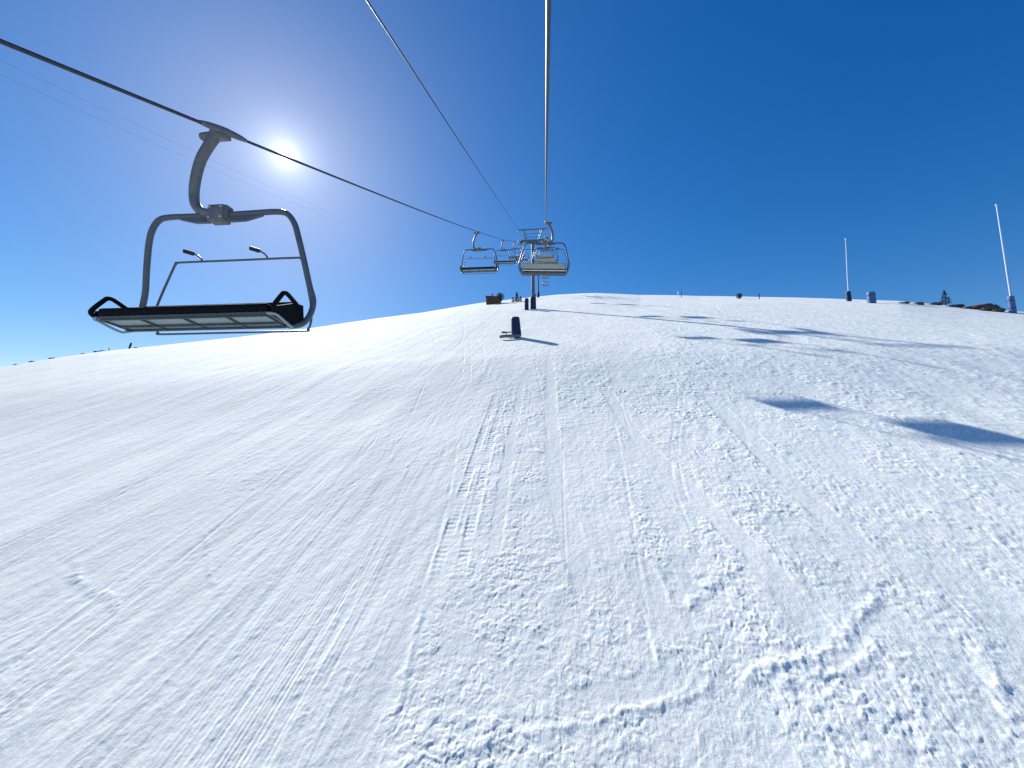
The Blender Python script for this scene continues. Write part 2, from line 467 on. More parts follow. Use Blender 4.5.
mc = node(t, 'ShaderNodeMix', data_type='RGBA')
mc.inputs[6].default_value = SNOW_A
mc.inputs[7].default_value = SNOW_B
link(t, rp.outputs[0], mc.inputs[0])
# light evened out in the snow colour: greyer sunlit left, paler shaded right
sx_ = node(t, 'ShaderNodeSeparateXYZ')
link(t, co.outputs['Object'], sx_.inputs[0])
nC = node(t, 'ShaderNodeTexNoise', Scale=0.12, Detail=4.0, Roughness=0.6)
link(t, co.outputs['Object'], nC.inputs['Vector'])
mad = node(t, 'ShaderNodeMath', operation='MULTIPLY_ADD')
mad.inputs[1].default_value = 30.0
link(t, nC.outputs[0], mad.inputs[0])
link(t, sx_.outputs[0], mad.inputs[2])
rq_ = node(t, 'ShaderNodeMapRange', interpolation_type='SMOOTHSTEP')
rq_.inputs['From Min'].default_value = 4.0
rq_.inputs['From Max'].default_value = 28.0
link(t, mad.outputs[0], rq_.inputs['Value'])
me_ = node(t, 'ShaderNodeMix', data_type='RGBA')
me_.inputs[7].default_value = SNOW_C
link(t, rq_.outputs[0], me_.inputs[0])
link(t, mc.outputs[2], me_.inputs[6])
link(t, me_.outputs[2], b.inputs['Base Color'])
b.inputs['Roughness'].default_value = 0.9
b.inputs['Specular IOR Level'].default_value = 0.06
b.inputs['Subsurface Weight'].default_value = SSS
b.inputs['Subsurface Radius'].default_value = (0.9, 0.95, 1.0)
b.inputs['Subsurface Scale'].default_value = 0.03
# grain: fine crystals and small crumbs too fine for the mesh
g1 = node(t, 'ShaderNodeTexNoise', Scale=26.0, Detail=5.0, Roughness=0.62)
link(t, co.outputs['Object'], g1.inputs['Vector'])
g2 = node(t, 'ShaderNodeTexNoise', Scale=5.0, Detail=6.0, Roughness=0.65)
mg = node(t, 'ShaderNodeMapping')
mg.inputs['Scale'].default_value = (1.0, 0.6, 0.6)
link(t, co.outputs['Object'], mg.inputs['Vector'])
link(t, mg.outputs[0], g2.inputs['Vector'])
b1 = node(t, 'ShaderNodeBump', Strength=GRAIN_FINE, Distance=0.008)
link(t, g1.outputs[0], b1.inputs['Height'])
b2 = node(t, 'ShaderNodeBump', Strength=GRAIN_COARSE, Distance=0.05)
link(t, g2.outputs[0], b2.inputs['Height'])
link(t, b1.outputs[0], b2.inputs['Normal'])
link(t, b2.outputs[0], b.inputs['Normal'])

# ---------------------------------------------------------------- the snow slope, one sheet, finer towards the lift line
az = np.concatenate([np.arange(-180, -75, 3.0), np.arange(-75, -68, 0.5), np.arange(-68, 62, DAZ), np.arange(62, 72, 0.5), np.arange(72, 180, 3.0)])
ratio = 1 + DAZ * 0.0235
rr = [2.6]
while rr[-1] < 235:
    rr.append(rr[-1] * ratio)
rr = np.array([0.02, 0.4, 0.9, 1.5, 2.1] + rr + [245, 260, 285, 320, 370, 440, 540, 700, 1000, 1500, 2200, 3200])
na, nr = len(az), len(rr)
AZ, RR = np.meshgrid(np.radians(az), rr)
X = (np.sin(AZ) * RR).ravel()
Y = (np.cos(AZ) * RR).ravel()
Z = base_height(X, Y)
far = sstep(260, 700, np.hypot(X, Y))
Z = Z * (1 - far) + np.maximum(Z, -140 - 0.02 * np.hypot(X, Y)) * far
spacing = (RR * math.radians(DAZ)).ravel()
azd = np.degrees(AZ).ravel()
fine = (azd > -68.5) & (azd < 62.5) & (RR.ravel() > 2.5) & (RR.ravel() < 240)
rel = np.zeros_like(Z)
rel[fine] = snow_relief(X[fine], Y[fine], spacing[fine])
Z = Z + rel * sstep(-69, -65, azd) * sstep(63, 59, azd) * sstep(2.5, 4.0, RR.ravel()) * sstep(240, 200, RR.ravel())
co_ = np.stack([X, Y, Z], 1).astype(np.float32)
i0 = np.arange(nr - 1)[:, None] * na
j0 = np.arange(na)[None, :]
j1 = (j0 + 1) % na
quads = np.stack([i0 + j0, i0 + na + j0, i0 + na + j1, i0 + j1], -1).reshape(-1, 4)[:, ::-1].astype(np.int32)
me = bpy.data.meshes.new('snow_slope')
me.vertices.add(len(co_))
me.vertices.foreach_set('co', co_.ravel())
nq = len(quads)
me.loops.add(nq * 4)
me.loops.foreach_set('vertex_index', quads.ravel())
me.polygons.add(nq)
me.polygons.foreach_set('loop_start', np.arange(nq, dtype=np.int32) * 4)
me.polygons.foreach_set('use_smooth', np.ones(nq, dtype=bool))
me.update(calc_edges=True)
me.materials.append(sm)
slope = bpy.data.objects.new('snow_slope', me)
slope['kind'] = 'structure'
slope['label'] = 'broad groomed and tracked snow slope rising to the skyline'
slope['category'] = 'snow slope'
COL.objects.link(slope)
nz = me.polygons[len(me.polygons) // 2].normal.z
if nz < 0:
    me.flip_normals()
del X, Y, Z, AZ, RR, co_, quads, rel

# ---------------------------------------------------------------- helpers for built objects


def root(name, label, cat, loc, rz=0.0, group=None):
    o = bpy.data.objects.new(name, None)
    o.empty_display_size = 0.2
    o.location = loc
    o.rotation_euler = (0, 0, rz)
    o['label'] = label
    o['category'] = cat
    if group:
        o['group'] = group
    COL.objects.link(o)
    return o


def obj(name, bm, mat, parent=None, smooth=True, label=None, cat=None, group=None, loc=None, mats=None, sharp=None):
    bmesh.ops.recalc_face_normals(bm, faces=bm.faces)
    m = bpy.data.meshes.new(name)
    bm.to_mesh(m)
    bm.free()
    for q in (mats or [mat]):
        m.materials.append(q)
    if smooth:
        m.polygons.foreach_set('use_smooth', np.ones(len(m.polygons), dtype=bool))
        m.set_sharp_from_angle(angle=math.radians(38 if sharp is None else sharp))
    o = bpy.data.objects.new(name, m)
    if parent:
        o.parent = parent
    if loc:
        o.location = loc
    if label:
        o['label'] = label
    if cat:
        o['category'] = cat
    if group:
        o['group'] = group
    COL.objects.link(o)
    return o


def curve(pts, n=6):
    """Catmull-Rom through the points."""
    P = [Vector(p) for p in pts]
    P = [P[0] * 2 - P[1]] + P + [P[-1] * 2 - P[-2]]
    out = []
    for i in range(1, len(P) - 2):
        for k in range(n):
            s = k / n
            a, b_, c, d = P[i - 1], P[i], P[i + 1], P[i + 2]
            out.append(0.5 * ((2 * b_) + (-a + c) * s + (2 * a - 5 * b_ + 4 * c - d) * s * s + (-a + 3 * b_ - 3 * c + d) * s ** 3))
    out.append(P[-2])
    return out


def tube(bm, pts, r, n=12, closed=False, flat=None):
    """A round tube through pts; r a number or one per point; flat squashes it along a direction."""
    pts = [Vector(p) for p in pts]
    N = len(pts)
    rs = [r] * N if isinstance(r, (int, float)) else list(r)
    tang = []
    for i in range(N):
        a = pts[i - 1] if (i > 0 or closed) else pts[i]
        c = pts[(i + 1) % N] if (i < N - 1 or closed) else pts[i]
        tang.append((c - a).normalized())
    u = tang[0].orthogonal().normalized()
    rings = []
    for i in range(N):
        u = (u - tang[i] * u.dot(tang[i])).normalized()
        w = tang[i].cross(u)
        ring = []
        for k in range(n):
            a = 2 * math.pi * k / n
            ring.append(bm.verts.new(pts[i] + (u * math.cos(a) + w * math.sin(a)) * rs[i]))
        rings.append(ring)
    for i in range(N - 1 + (1 if closed else 0)):
        A, B = rings[i], rings[(i + 1) % N]
        for k in range(n):
            bm.faces.new((A[k], A[(k + 1) % n], B[(k + 1) % n], B[k]))
    if not closed:
        bm.faces.new(rings[0][::-1])
        bm.faces.new(rings[-1])
    return bm


def box(bm, c, s, rot=None, bevel=0.0, seg=2):
    mat = Matrix.Translation(Vector(c))
    if rot is not None:
        mat = mat @ rot.to_4x4()
    mat = mat @ Matrix.Diagonal((s[0], s[1], s[2], 1))
    r = bmesh.ops.create_cube(bm, size=1.0, matrix=mat)
    if bevel:
        es = list({e for v in r['verts'] for e in v.link_edges})
        bmesh.ops.bevel(bm, geom=es, offset=bevel, segments=seg, affect='EDGES', profile=0.5)
    return bm


def prism(bm, pts, thick_axis, half):
    """Extrude a flat outline by +-half along thick_axis (a Vector)."""
    ax = Vector(thick_axis).normalized() * half
    a = [bm.verts.new(Vector(p) - ax) for p in pts]
    c = [bm.verts.new(Vector(p) + ax) for p in pts]
    bm.faces.new(a[::-1])
    bm.faces.new(c)
    for i in range(len(pts)):
        j = (i + 1) % len(pts)
        bm.faces.new((a[i], a[j], c[j], c[i]))
    return bm


def lathe(bm, prof, n=24, sx=1.0, sy=1.0):
    rings = []
    for r, z in prof:
        rings.append([bm.verts.new((r * sx * math.cos(2 * math.pi * k / n), r * sy * math.sin(2 * math.pi * k / n), z)) for k in range(n)])
    for A, B in zip(rings[:-1], rings[1:]):
        for k in range(n):
            bm.faces.new((A[k], A[(k + 1) % n], B[(k + 1) % n], B[k]))
    bm.faces.new(rings[0][::-1])
    bm.faces.new(rings[-1])
    return bm


NB = bmesh.new


def copy_tree(o, parent=None, children=None):
    if children is None:
        children = {}
        for q in bpy.data.objects:
            if q.parent:
                children.setdefault(q.parent.name, []).append(q)
    c = o.copy()
    COL.objects.link(c)
    if parent:
        c.parent = parent
    for ch in children.get(o.name, []):
        copy_tree(ch, c, children)
    return c


# ---------------------------------------------------------------- cables


def rope_z(y):
    """Height of the haul rope above the camera's height at y metres up the line."""
    if y <= 73.1:
        return 2.25 + 0.44 * y + 0.0005 * y * y
    t0, z0 = 73.1, 2.25 + 0.44 * 73.1 + 0.0005 * 73.1 ** 2
    if y <= 127:
        u = y - t0
        return z0 + 0.325 * u + 0.0009 * u * (u - 53.9)
    z1 = z0 + 0.325 * 53.9
    u = y - 127
    return z1 + 0.315 * u - 0.0026 * u * u


LX, RX = -4.80, 0.05
MX = -2.40
TOWER_Y, TOWER2_Y = 73.1, 127.0


def rope(name, x, label, mat, radius=0.0225):
    ys = list(np.concatenate([np.arange(-30, 0, 3.0), np.arange(0, 30, 0.75), np.arange(30, 200, 2.0), np.arange(200, 300, 10)]))
    bm = NB()
    tube(bm, [(x, y, rope_z(y)) for y in ys], radius, 10)
    return obj(name, bm, mat, label=label, cat='cable', group='haul ropes of the chairlift', sharp=80)


rope('haul_rope', LX, 'thick dark haul rope slanting down from the upper left edge past the sun', MAT['rope'])
rope('haul_rope', RX, 'haul rope running straight up overhead to the top edge of the photo', MAT['rope'])
# communication cable to the top frame of the tower
bm = NB()
ys = np.concatenate([np.arange(-20, 30, 1.5), np.arange(30, 73.2, 3.0), [73.1]])


def comm_z(y):
    return 8.25 + (39.75 - 8.25) / 73.1 * y + 0.0002 * y * (y - 73.1)


tube(bm, [(-4.95 - 0.3 * y / 73.1, y, comm_z(y)) for y in ys], 0.030, 8)
obj('communication_cable', bm, MAT['rope'], label='dark cable running diagonally from the top edge down to the tower\'s top frame', cat='cable', sharp=80)
# two thin wires sagging below the left rope
for dz, lab in ((0.0, 'lower of two hair-thin wires beneath the haul rope at the upper left'),
                (0.27, 'upper of two hair-thin wires beneath the haul rope at the upper left')):
    bm = NB()
    ys = np.concatenate([np.arange(-12, 24, 0.75), np.arange(24, 73, 2.0), [73.1]])
    tube(bm, [(-9.4 + 0.058 * y, y, 4.715 + dz * (1 - y / 80) + 0.2213 * y + 0.0031 * y * y) for y in ys], 0.0014, 6)
    obj('thin_wire', bm, MAT['rope'], label=lab, cat='wire', group='thin wires beside the haul rope', sharp=80)

# ---------------------------------------------------------------- chairs


def make_chair(label, back_h, shell):
    """A four-seat chair: origin on the rope, riders face +y, hanger bows to +x."""
    r = root('chairlift_chair', label, 'chairlift chair', (0, 0, 0), group='chairs of the chairlift')
    # hanger arm
    bm = NB()
    p = curve([(0.13, 0, -0.02), (0.17, 0, -0.09), (0.25, 0, -0.22), (0.355, 0, -0.45), (0.425, -0.02, -0.75), (0.44, -0.04, -0.98), (0.395, -0.05, -1.14), (0.27, -0.06, -1.235), (0.05, -0.06, -1.26)], 5)
    tube(bm, p, [0.078 - 0.012 * min(1, i / 25) for i in range(len(p))], 14)
    obj('hanger_arm', bm, MAT['steel'], r)
    # grip on the rope
    bm = NB()
    ys_ = np.linspace(-0.44, 0.44, 15)
    g = []
    rad = []
    for y in ys_:
        g.append((0.0, y, 0.016 * math.cos(y * 3)))
        rad.append(0.027 + 0.026 * max(0, math.cos(y / 0.44 * math.pi / 2)) ** 0.7)
    tube(bm, g, rad, 10)
    box(bm, (0.08, 0, -0.035), (0.20, 0.20, 0.13), bevel=0.025)
    box(bm, (0.0, 0.0, 0.045), (0.07, 0.16, 0.04), bevel=0.012)
    gp = obj('cable_grip', bm, MAT['steel'], r)
    bm = NB()
    tube(bm, [(0.16, 0, -0.03), (0.20, 0, -0.03), (0.205, 0, -0.03), (0.38, 0, -0.04), (0.385, 0, -0.04), (0.40, 0, -0.04)], [0.04, 0.04, 0.058, 0.058, 0.045, 0.04], 14)
    obj('spring_housing', bm, MAT['steel'], gp)
    # clamp block joining arm and frame
    bm = NB()
    box(bm, (0.02, -0.06, -1.285), (0.26, 0.17, 0.25), bevel=0.02)
    box(bm, (-0.125, -0.06, -1.265), (0.04, 0.13, 0.20), bevel=0.012)
    hc = obj('hanger_clamp', bm, MAT['steel'], r)
    for bx in (-0.08, 0.10):
        for bz in (-1.365, -1.205):
            bm = NB()
            tube(bm, [(bx, 0.018, bz), (bx, 0.044, bz), (bx, 0.048, bz)], [0.020, 0.020, 0.014], 6)
            obj('bolt', bm, MAT['bolt'], hc)
    # frame
    half = [(0.0, -0.07, -1.285), (0.5, -0.07, -1.28), (0.86, -0.075, -1.275), (1.03, -0.085, -1.31), (1.14, -0.10, -1.45), (1.20, -0.125, -1.65), (1.27, -0.19, -2.0), (1.33, -0.26, -2.35), (1.385, -0.29, -2.58), (1.37, -0.25, -2.80), (1.325, -0.16, -2.95), (1.27, -0.05, -3.01), (1.20, 0.02, -3.015)]
    full = [(-x, y, z) for x, y, z in half[:0:-1]] + half
    bm = NB()
    tube(bm, curve(full, 5), 0.042, 12)
    for s in (-1, 1):
        prism(bm, [(s * 0.17, -0.07, -1.30), (s * 0.17, -0.07, -1.40), (s * 0.40, -0.07, -1.395), (s * 0.66, -0.07, -1.33), (s * 0.66, -0.07, -1.30)], (0, 1, 0), 0.022)
    obj('frame', bm, MAT['frame'], r)
    # seat pan: pale panels between ribs, seen from below
    fr = Vector((0, 0.40, -2.965))
    rv = Vector((0, -0.02, -3.02))
    d = (rv - fr)
    nrm_ = Vector((0, d.z, -d.y)).normalized()
    if nrm_.z > 0:
        nrm_.negate()
    rot = Matrix((Vector((1, 0, 0)), -d.normalized(), -nrm_)).transposed()
    bm = NB()
    box(bm, (fr + rv) / 2 - nrm_ * 0.012, (2.42, d.length, 0.03), rot, 0.008)
    pan = obj('seat_pan', bm, MAT['pan'], r)
    bm = NB()
    for xx in (-1.195, -0.62, 0.0, 0.62, 1.195):
        box(bm, (fr + rv) / 2 + Vector((xx, 0, 0)) + nrm_ * 0.016, (0.018, d.length * 0.93, 0.03), rot, 0.003)
    for f_, wd in ((0.64, 0.025), (0.035, 0.02), (0.965, 0.03)):
        box(bm, fr + d * f_ + nrm_ * 0.020, (2.39, wd, 0.032), rot, 0.004)
    obj('rib', bm, MAT['rib'], pan)
    bm = NB()
    box(bm, fr + Vector((0, 0.020, -0.002)), (2.40, 0.022, 0.024), None, 0.006)
    obj('edge_strip', bm, MAT['rib'], pan)
    # lower rail at each end, a gap between it and the pan
    for s in (-1, 1):
        bm = NB()
        tube(bm, curve([(s * 1.22, 0.40, -2.96), (s * 1.30, 0.38, -2.965), (s * 1.315, 0.30, -2.985), (s * 1.315, 0.10, -3.045), (s * 1.30, 0.0, -3.06), (s * 1.20, -0.03, -3.03)], 4), 0.018, 8)
        obj('end_rail', bm, MAT['pan'], r)
    # cushion and backrest
    bm = NB()
    cr = rot
    box(bm, (fr + rv) / 2 - nrm_ * 0.085 + Vector((0, 0.015, 0)), (2.44, d.length + 0.04, 0.115), cr, 0.04, 4)
    for xx in (-0.61, 0, 0.61):
        box(bm, (fr + rv) / 2 - nrm_ * 0.092 + Vector((xx, 0.015, 0)), (0.58, d.length + 0.02, 0.115), cr, 0.04, 4)
    obj('seat_cushion', bm, MAT['vinyl'], r)
    lean = Matrix.Rotation(math.radians(14), 3, 'X')
    bm = NB()
    top = lean @ Vector((0, 0, 1))
    base = Vector((0, -0.06, -2.93))
    box(bm, base + top * (back_h / 2), (2.46, 0.07, back_h), lean, 0.03, 4)
    bk = obj('backrest', bm, MAT['vinyl'], r)
    if shell:
        bm = NB()
        box(bm, base + top * (back_h / 2 + 0.055) + lean @ Vector((0, -0.048, 0)), (2.42, 0.022, back_h - 0.15), lean, 0.009)
        obj('back_shell', bm, MAT['shell'], bk)
        bm = NB()
        box(bm, base + top * 0.03 + lean @ Vector((0, -0.055, 0)), (2.40, 0.03, 0.055), lean, 0.01)
        obj('trim_strip', bm, MAT['rail'], bk)
    # end plates and armrest loops
    for s in (-1, 1):
        bm = NB()
        prism(bm, [(s * 1.29, 0.38, -2.86), (s * 1.29, 0.37, -2.945), (s * 1.29, 0.06, -3.005), (s * 1.29, -0.12, -3.01), (s * 1.30, -0.20, -2.86), (s * 1.30, -0.17, -2.68), (s * 1.30, 0.0, -2.70)], (1, 0, 0), 0.014)
        obj('end_plate', bm, MAT['vinyl'], r, smooth=False)
        bm = NB()
        tube(bm, curve([(s * 1.27, 0.34, -2.95), (s * 1.305, 0.40, -2.915), (s * 1.31, 0.405, -2.85), (s * 1.31, 0.28, -2.675), (s * 1.31, 0.24, -2.635), (s * 1.31, 0.19, -2.628), (s * 1.31, 0.13, -2.645), (s * 1.31, -0.04, -2.715), (s * 1.30, -0.14, -2.75)], 5), 0.030, 10)
        obj('armrest', bm, MAT['vinyl'], r)
    # raised restraint bar, a closed loop behind the frame
    bm = NB()
    loop = curve([(-1.27, -0.40, -2.55), (-1.10, -0.43, -1.96), (-1.045, -0.43, -1.845), (-0.97, -0.43, -1.825), (0.0, -0.43, -1.825), (0.97, -0.43, -1.825), (1.045, -0.43, -1.845), (1.10, -0.43, -1.96), (1.27, -0.40, -2.55), (1.29, -0.41, -2.75), (1.27, -0.43, -2.88), (1.23, -0.43, -2.965), (1.15, -0.43, -2.985), (0.0, -0.43, -2.985), (-1.15, -0.43, -2.985), (-1.23, -0.43, -2.965), (-1.27, -0.43, -2.88), (-1.29, -0.41, -2.75), (-1.27, -0.40, -2.55)], 4)[:-1]
    tube(bm, loop, 0.0165, 8, closed=True)
    for s in (-1, 1):
        tube(bm, [(s * 1.285, -0.41, -2.66), (s * 1.36, -0.30, -2.62)], 0.02, 8)
    rb = obj('restraint_bar', bm, MAT['frame'], r)
    for xx in (0.60, -0.50):
        bm = NB()
        tube(bm, curve([(xx, -0.43, -1.825), (xx + 0.015, -0.42, -1.775), (xx + 0.06, -0.38, -1.735), (xx + 0.13, -0.34, -1.715)], 4), 0.014, 8)
        ft = obj('footrest', bm, MAT['frame'], rb)
        bm = NB()
        tube(bm, [(xx + 0.085, -0.37, -1.725), (xx + 0.09, -0.365, -1.722), (xx + 0.20, -0.30, -1.70), (xx + 0.205, -0.297, -1.699)], [0.018, 0.032, 0.032, 0.018], 10)
        obj('rubber_pad', bm, MAT['rubber'], ft)
    return r


def hang(chair, x, y, down, swing=0.0, label=None):
    chair.location = (x, y, rope_z(y))
    chair.rotation_euler = (0, swing, math.pi if down else 0.0)
    if label:
        chair['label'] = label
    # the grip follows the rope's slope
    for c in chair.children:
        if c.name.split('.')[0] == 'cable_grip':
            sl = (rope_z(y + 0.5) - rope_z(y - 0.5))
            c.rotation_euler = (math.atan(sl) * (-1 if down else 1), 0, 0)
    return chair


down0 = make_chair('near empty grey chair hanging left of the sun, its pale seat underside in view', 0.30, False)
up0 = make_chair('empty chair facing uphill right in front of the tower, grey backrest and seat in view', 0.44, True)
hang(down0, LX, 4.94, True)
hang(up0, RX, 20.9, False, 0.045)
DOWN = [(26.6, 'empty descending chair hanging alone left of the tower, black seat edge in view'),
        (44.2, 'small descending chair between the lone chair and the tower, seen edge on'),
        (61.5, 'tiny descending chair just left of the tower sheaves'),
        (79.5, 'distant descending chair just past the first tower'),
        (98.5, 'distant descending chair midway between both towers'),
        (117.5, 'distant descending chair just below the second tower')]
UP = [(40.3, 'second uphill chair, framed inside the nearest uphill chair'),
      (59.0, 'third uphill chair, small behind the second near the tower'),
      (77.7, 'distant uphill chair just past the first tower'),
      (96.4, 'distant uphill chair midway to the second tower'),
      (115.1, 'distant uphill chair near the second tower'),
      (133.8, 'distant uphill chair just past the second tower'),
      (153.0, 'farthest uphill chair, a dark dash just above the skyline right of the second tower')]
for y, lab in DOWN:
    hang(copy_tree(down0), LX, y, True, 0, lab)
for y, lab in UP:
    hang(copy_tree(up0), RX, y, False, 0.01 * math.sin(y), lab)

# ---------------------------------------------------------------- lift towers


def make_tower(y, label, mast_r):
    gz = ground_z(MX, y)
    top = rope_z(y)
    r = root('lift_tower', label, 'lift tower', (MX, y, gz), group='chairlift towers')
    H = top - gz
    bm = NB()
    tube(bm, [(0, 0, -1.5), (0, 0, 0.0), (0, 0, H * 0.5), (0, 0, H - 0.3)], [mast_r, mast_r, mast_r * 0.92, mast_r * 0.82], 20)
    for k in range(3):
        tube(bm, [(0, 0, H * (0.25 + 0.25 * k) - 0.04), (0, 0, H * (0.25 + 0.25 * k) + 0.04)], mast_r * 1.06, 20)
    obj('mast', bm, MAT['tower'], r)
    bm = NB()
    box(bm, (0, 0, H - 0.05), (4.9, 0.42, 0.42), bevel=0.04)
    box(bm, (0, 0, H - 0.42), (2.2, 0.34, 0.36), bevel=0.04)
    obj('crossarm', bm, MAT['tower'], r)
    bm = NB()
    zt = H + 2.35
    tube(bm, [(-2.95, 0, zt), (2.95, 0, zt)], 0.13, 10)
    for s in (-1, 1):
        tube(bm, [(s * 1.95, 0, zt), (s * 1.35, 0, H + 0.1)], 0.12, 10)
        tube(bm, [(s * 1.55, 0, zt), (s * 1.0, 0, H + 0.1)], 0.05, 8)
        tube(bm, [(s * 2.9, 0, zt), (s * 2.9, 0, zt - 0.3)], 0.06, 8)
    for zz, w in ((0.75, 1.55), (1.45, 1.72)):
        tube(bm, [(-w, 0, H + zz), (w, 0, H + zz)], 0.05, 8)
    obj('lifting_frame', bm, MAT['tower'], r)
    sl = math.atan(rope_z(y + 1) - rope_z(y - 1)) * 0.5 + 0.2
    sl = math.atan((rope_z(y + 1.5) - rope_z(y - 1.5)) / 3)
    for s in (-1, 1):
        bm = NB()
        rx = Matrix.Rotation(sl, 3, 'X')
        box(bm, Vector((s * 2.4 - 0.0, 0, H - 0.36)) + Vector((-s * 0.16, 0, 0)), (0.10, 3.6, 0.24), rx, 0.03)
        box(bm, (s * 2.4 - s * 0.30, 0, H - 0.25), (0.25, 0.35, 0.4), None, 0.03)
        tr = obj('sheave_train', bm, MAT['tower'], r)
        for k in range(6):
            q = rx @ Vector((0, -1.5 + 0.6 * k, -0.30))
            bm = NB()
            c = Vector((s * 2.4, 0, H)) + q
            tube(bm, [c + Vector((-0.06, 0, 0)), c + Vector((-0.055, 0, 0)), c + Vector((0.055, 0, 0)), c + Vector((0.06, 0, 0))], [0.20, 0.255, 0.255, 0.20], 16)
            obj('sheave_wheel', bm, MAT['rubber'], tr)
        bm = NB()
        box(bm, (s * 2.4 + s * 0.35, 0, H - 0.62), (0.5, 3.4, 0.05), rx, 0.01)
        for k in (-1.6, 0, 1.6):
            q = rx @ Vector((0, k, 0))
            tube(bm, [(s * 2.4 + s * 0.58, q.y, H - 0.6 + q.z), (s * 2.4 + s * 0.58, q.y, H + 0.35 + q.z)], 0.03, 8)
        q0, q1 = rx @ Vector((0, -1.6, 0)), rx @ Vector((0, 1.6, 0))
        tube(bm, [(s * 2.4 + s * 0.58, q0.y, H + 0.35 + q0.z), (s * 2.4 + s * 0.58, q1.y, H + 0.35 + q1.z)], 0.03, 8)
        obj('catwalk', bm, MAT['tower'], r)
    bm = NB()
    for s in (-0.2, 0.2):
        tube(bm, [(s, -mast_r - 0.12, 0.8), (s, -mast_r * 0.85 - 0.12, H - 0.3)], 0.025, 6)
    for k in range(int((H - 1.2) / 0.4)):
        zz = 1.0 + 0.4 * k
        tube(bm, [(-0.2, -mast_r - 0.11, zz), (0.2, -mast_r - 0.11, zz)], 0.018, 6)
    obj('ladder', bm, MAT['tower'], r)
    return r


def pad_mesh(rad, h, sides=16, taper=0.94, folds=0.03, sx=1.0):
    bm = NB()
    prof = [(rad, 0.0)]
    for k in range(1, 13):
        zz = h * k / 12
        prof.append((rad * (1 - (1 - taper) * k / 12) * (1 + folds * math.sin(k * 2.6)), zz))
    prof += [(rad * taper * 0.93, h + rad * 0.10), (rad * taper * 0.6, h + rad * 0.14)]
    return lathe(bm, prof, sides, sx)


t1 = make_tower(TOWER_Y, 'main lift tower with blue-green mast and top frame, behind the nearest uphill chair', 0.36)
t2 = make_tower(TOWER2_Y, 'far lift tower on the skyline, its thin mast showing under the nearest uphill chair', 0.30)
o = obj('mast_pad', pad_mesh(0.60, 2.35), MAT['navy'], t1)
o = obj('mast_pad', pad_mesh(0.45, 1.9), MAT['navy'], t2)


def pad_pole(name, label, cat, x, y, rad, h, mat, group=None, strap=True):
    r = root(name, label, cat, (x, y, ground_z(x, y)), group=group)
    obj('padding', pad_mesh(rad, h), mat, r, loc=(0, 0, -0.05))
    if strap:
        for k in (0.25, 0.72):
            bm = NB()
            tube(bm, [(0, 0, h * k - 0.04), (0, 0, h * k + 0.04)], rad * 1.03, 16)
            obj('strap', bm, MAT['rubber'], r)
    return r


# pad standing left of the tower's own padded foot
pad_pole('padded_hydrant', 'tall navy padded post hugging the left of the tower foot', 'padded post', MX - 1.25, TOWER_Y - 0.6, 0.42, 2.3, MAT['navy'])

# padded hydrant on the open slope
hx, hy = -3.22, 41.4
hz = ground_z(hx, hy)
hr = root('padded_hydrant', 'dark navy padded hydrant standing alone on the open snow below the tower', 'padded post', (hx, hy, hz))
po = obj('padding', pad_mesh(0.56, 2.0, 20, 0.84, 0.02), MAT['navy'], hr, loc=(0, 0, 0.16))
po.rotation_euler = (0, math.radians(-3.5), 0)
bm = NB()
box(bm, (0, -0.545, 1.0), (0.05, 0.03, 1.7), Matrix.Rotation(math.radians(-2.2), 3, 'X'), 0.008)
obj('seam_flap', bm, MAT['rubber'], po)
bm = NB()
tube(bm, [(0, 0, -0.4), (0, 0, 0.3)], 0.30, 16)
tube(bm, [(0, -0.35, 0.05), (0.46, -0.42, 0.16), (0.52, -0.42, 0.65)], 0.05, 10)
obj('stand_pipe', bm, MAT['rubber'], hr)
bm = NB()
tube(bm, curve([(0.5, -0.55, 0.02), (0.1, -0.62, 0.02), (-0.5, -0.68, -0.02), (-1.3, -0.66, -0.02), (-1.75, -0.55, -0.06)], 5), 0.17, 12)
obj('base_hose', bm, MAT['steel'], hr)
bm = NB()
tube(bm, [(-0.4, 0.5, 0.72), (-1.2, 0.9, 0.80)], 0.06, 10)
tube(bm, [(-1.2, 0.9, 0.72), (-1.2, 0.9, -0.4)], 0.03, 8)
tube(bm, [(-1.2, 0.9, 0.80), (-1.75, 1.0, 0.86)], 0.10, 10)
obj('valve_pipe', bm, MAT['rubber'], hr)

# ---------------------------------------------------------------- tall poles at the right


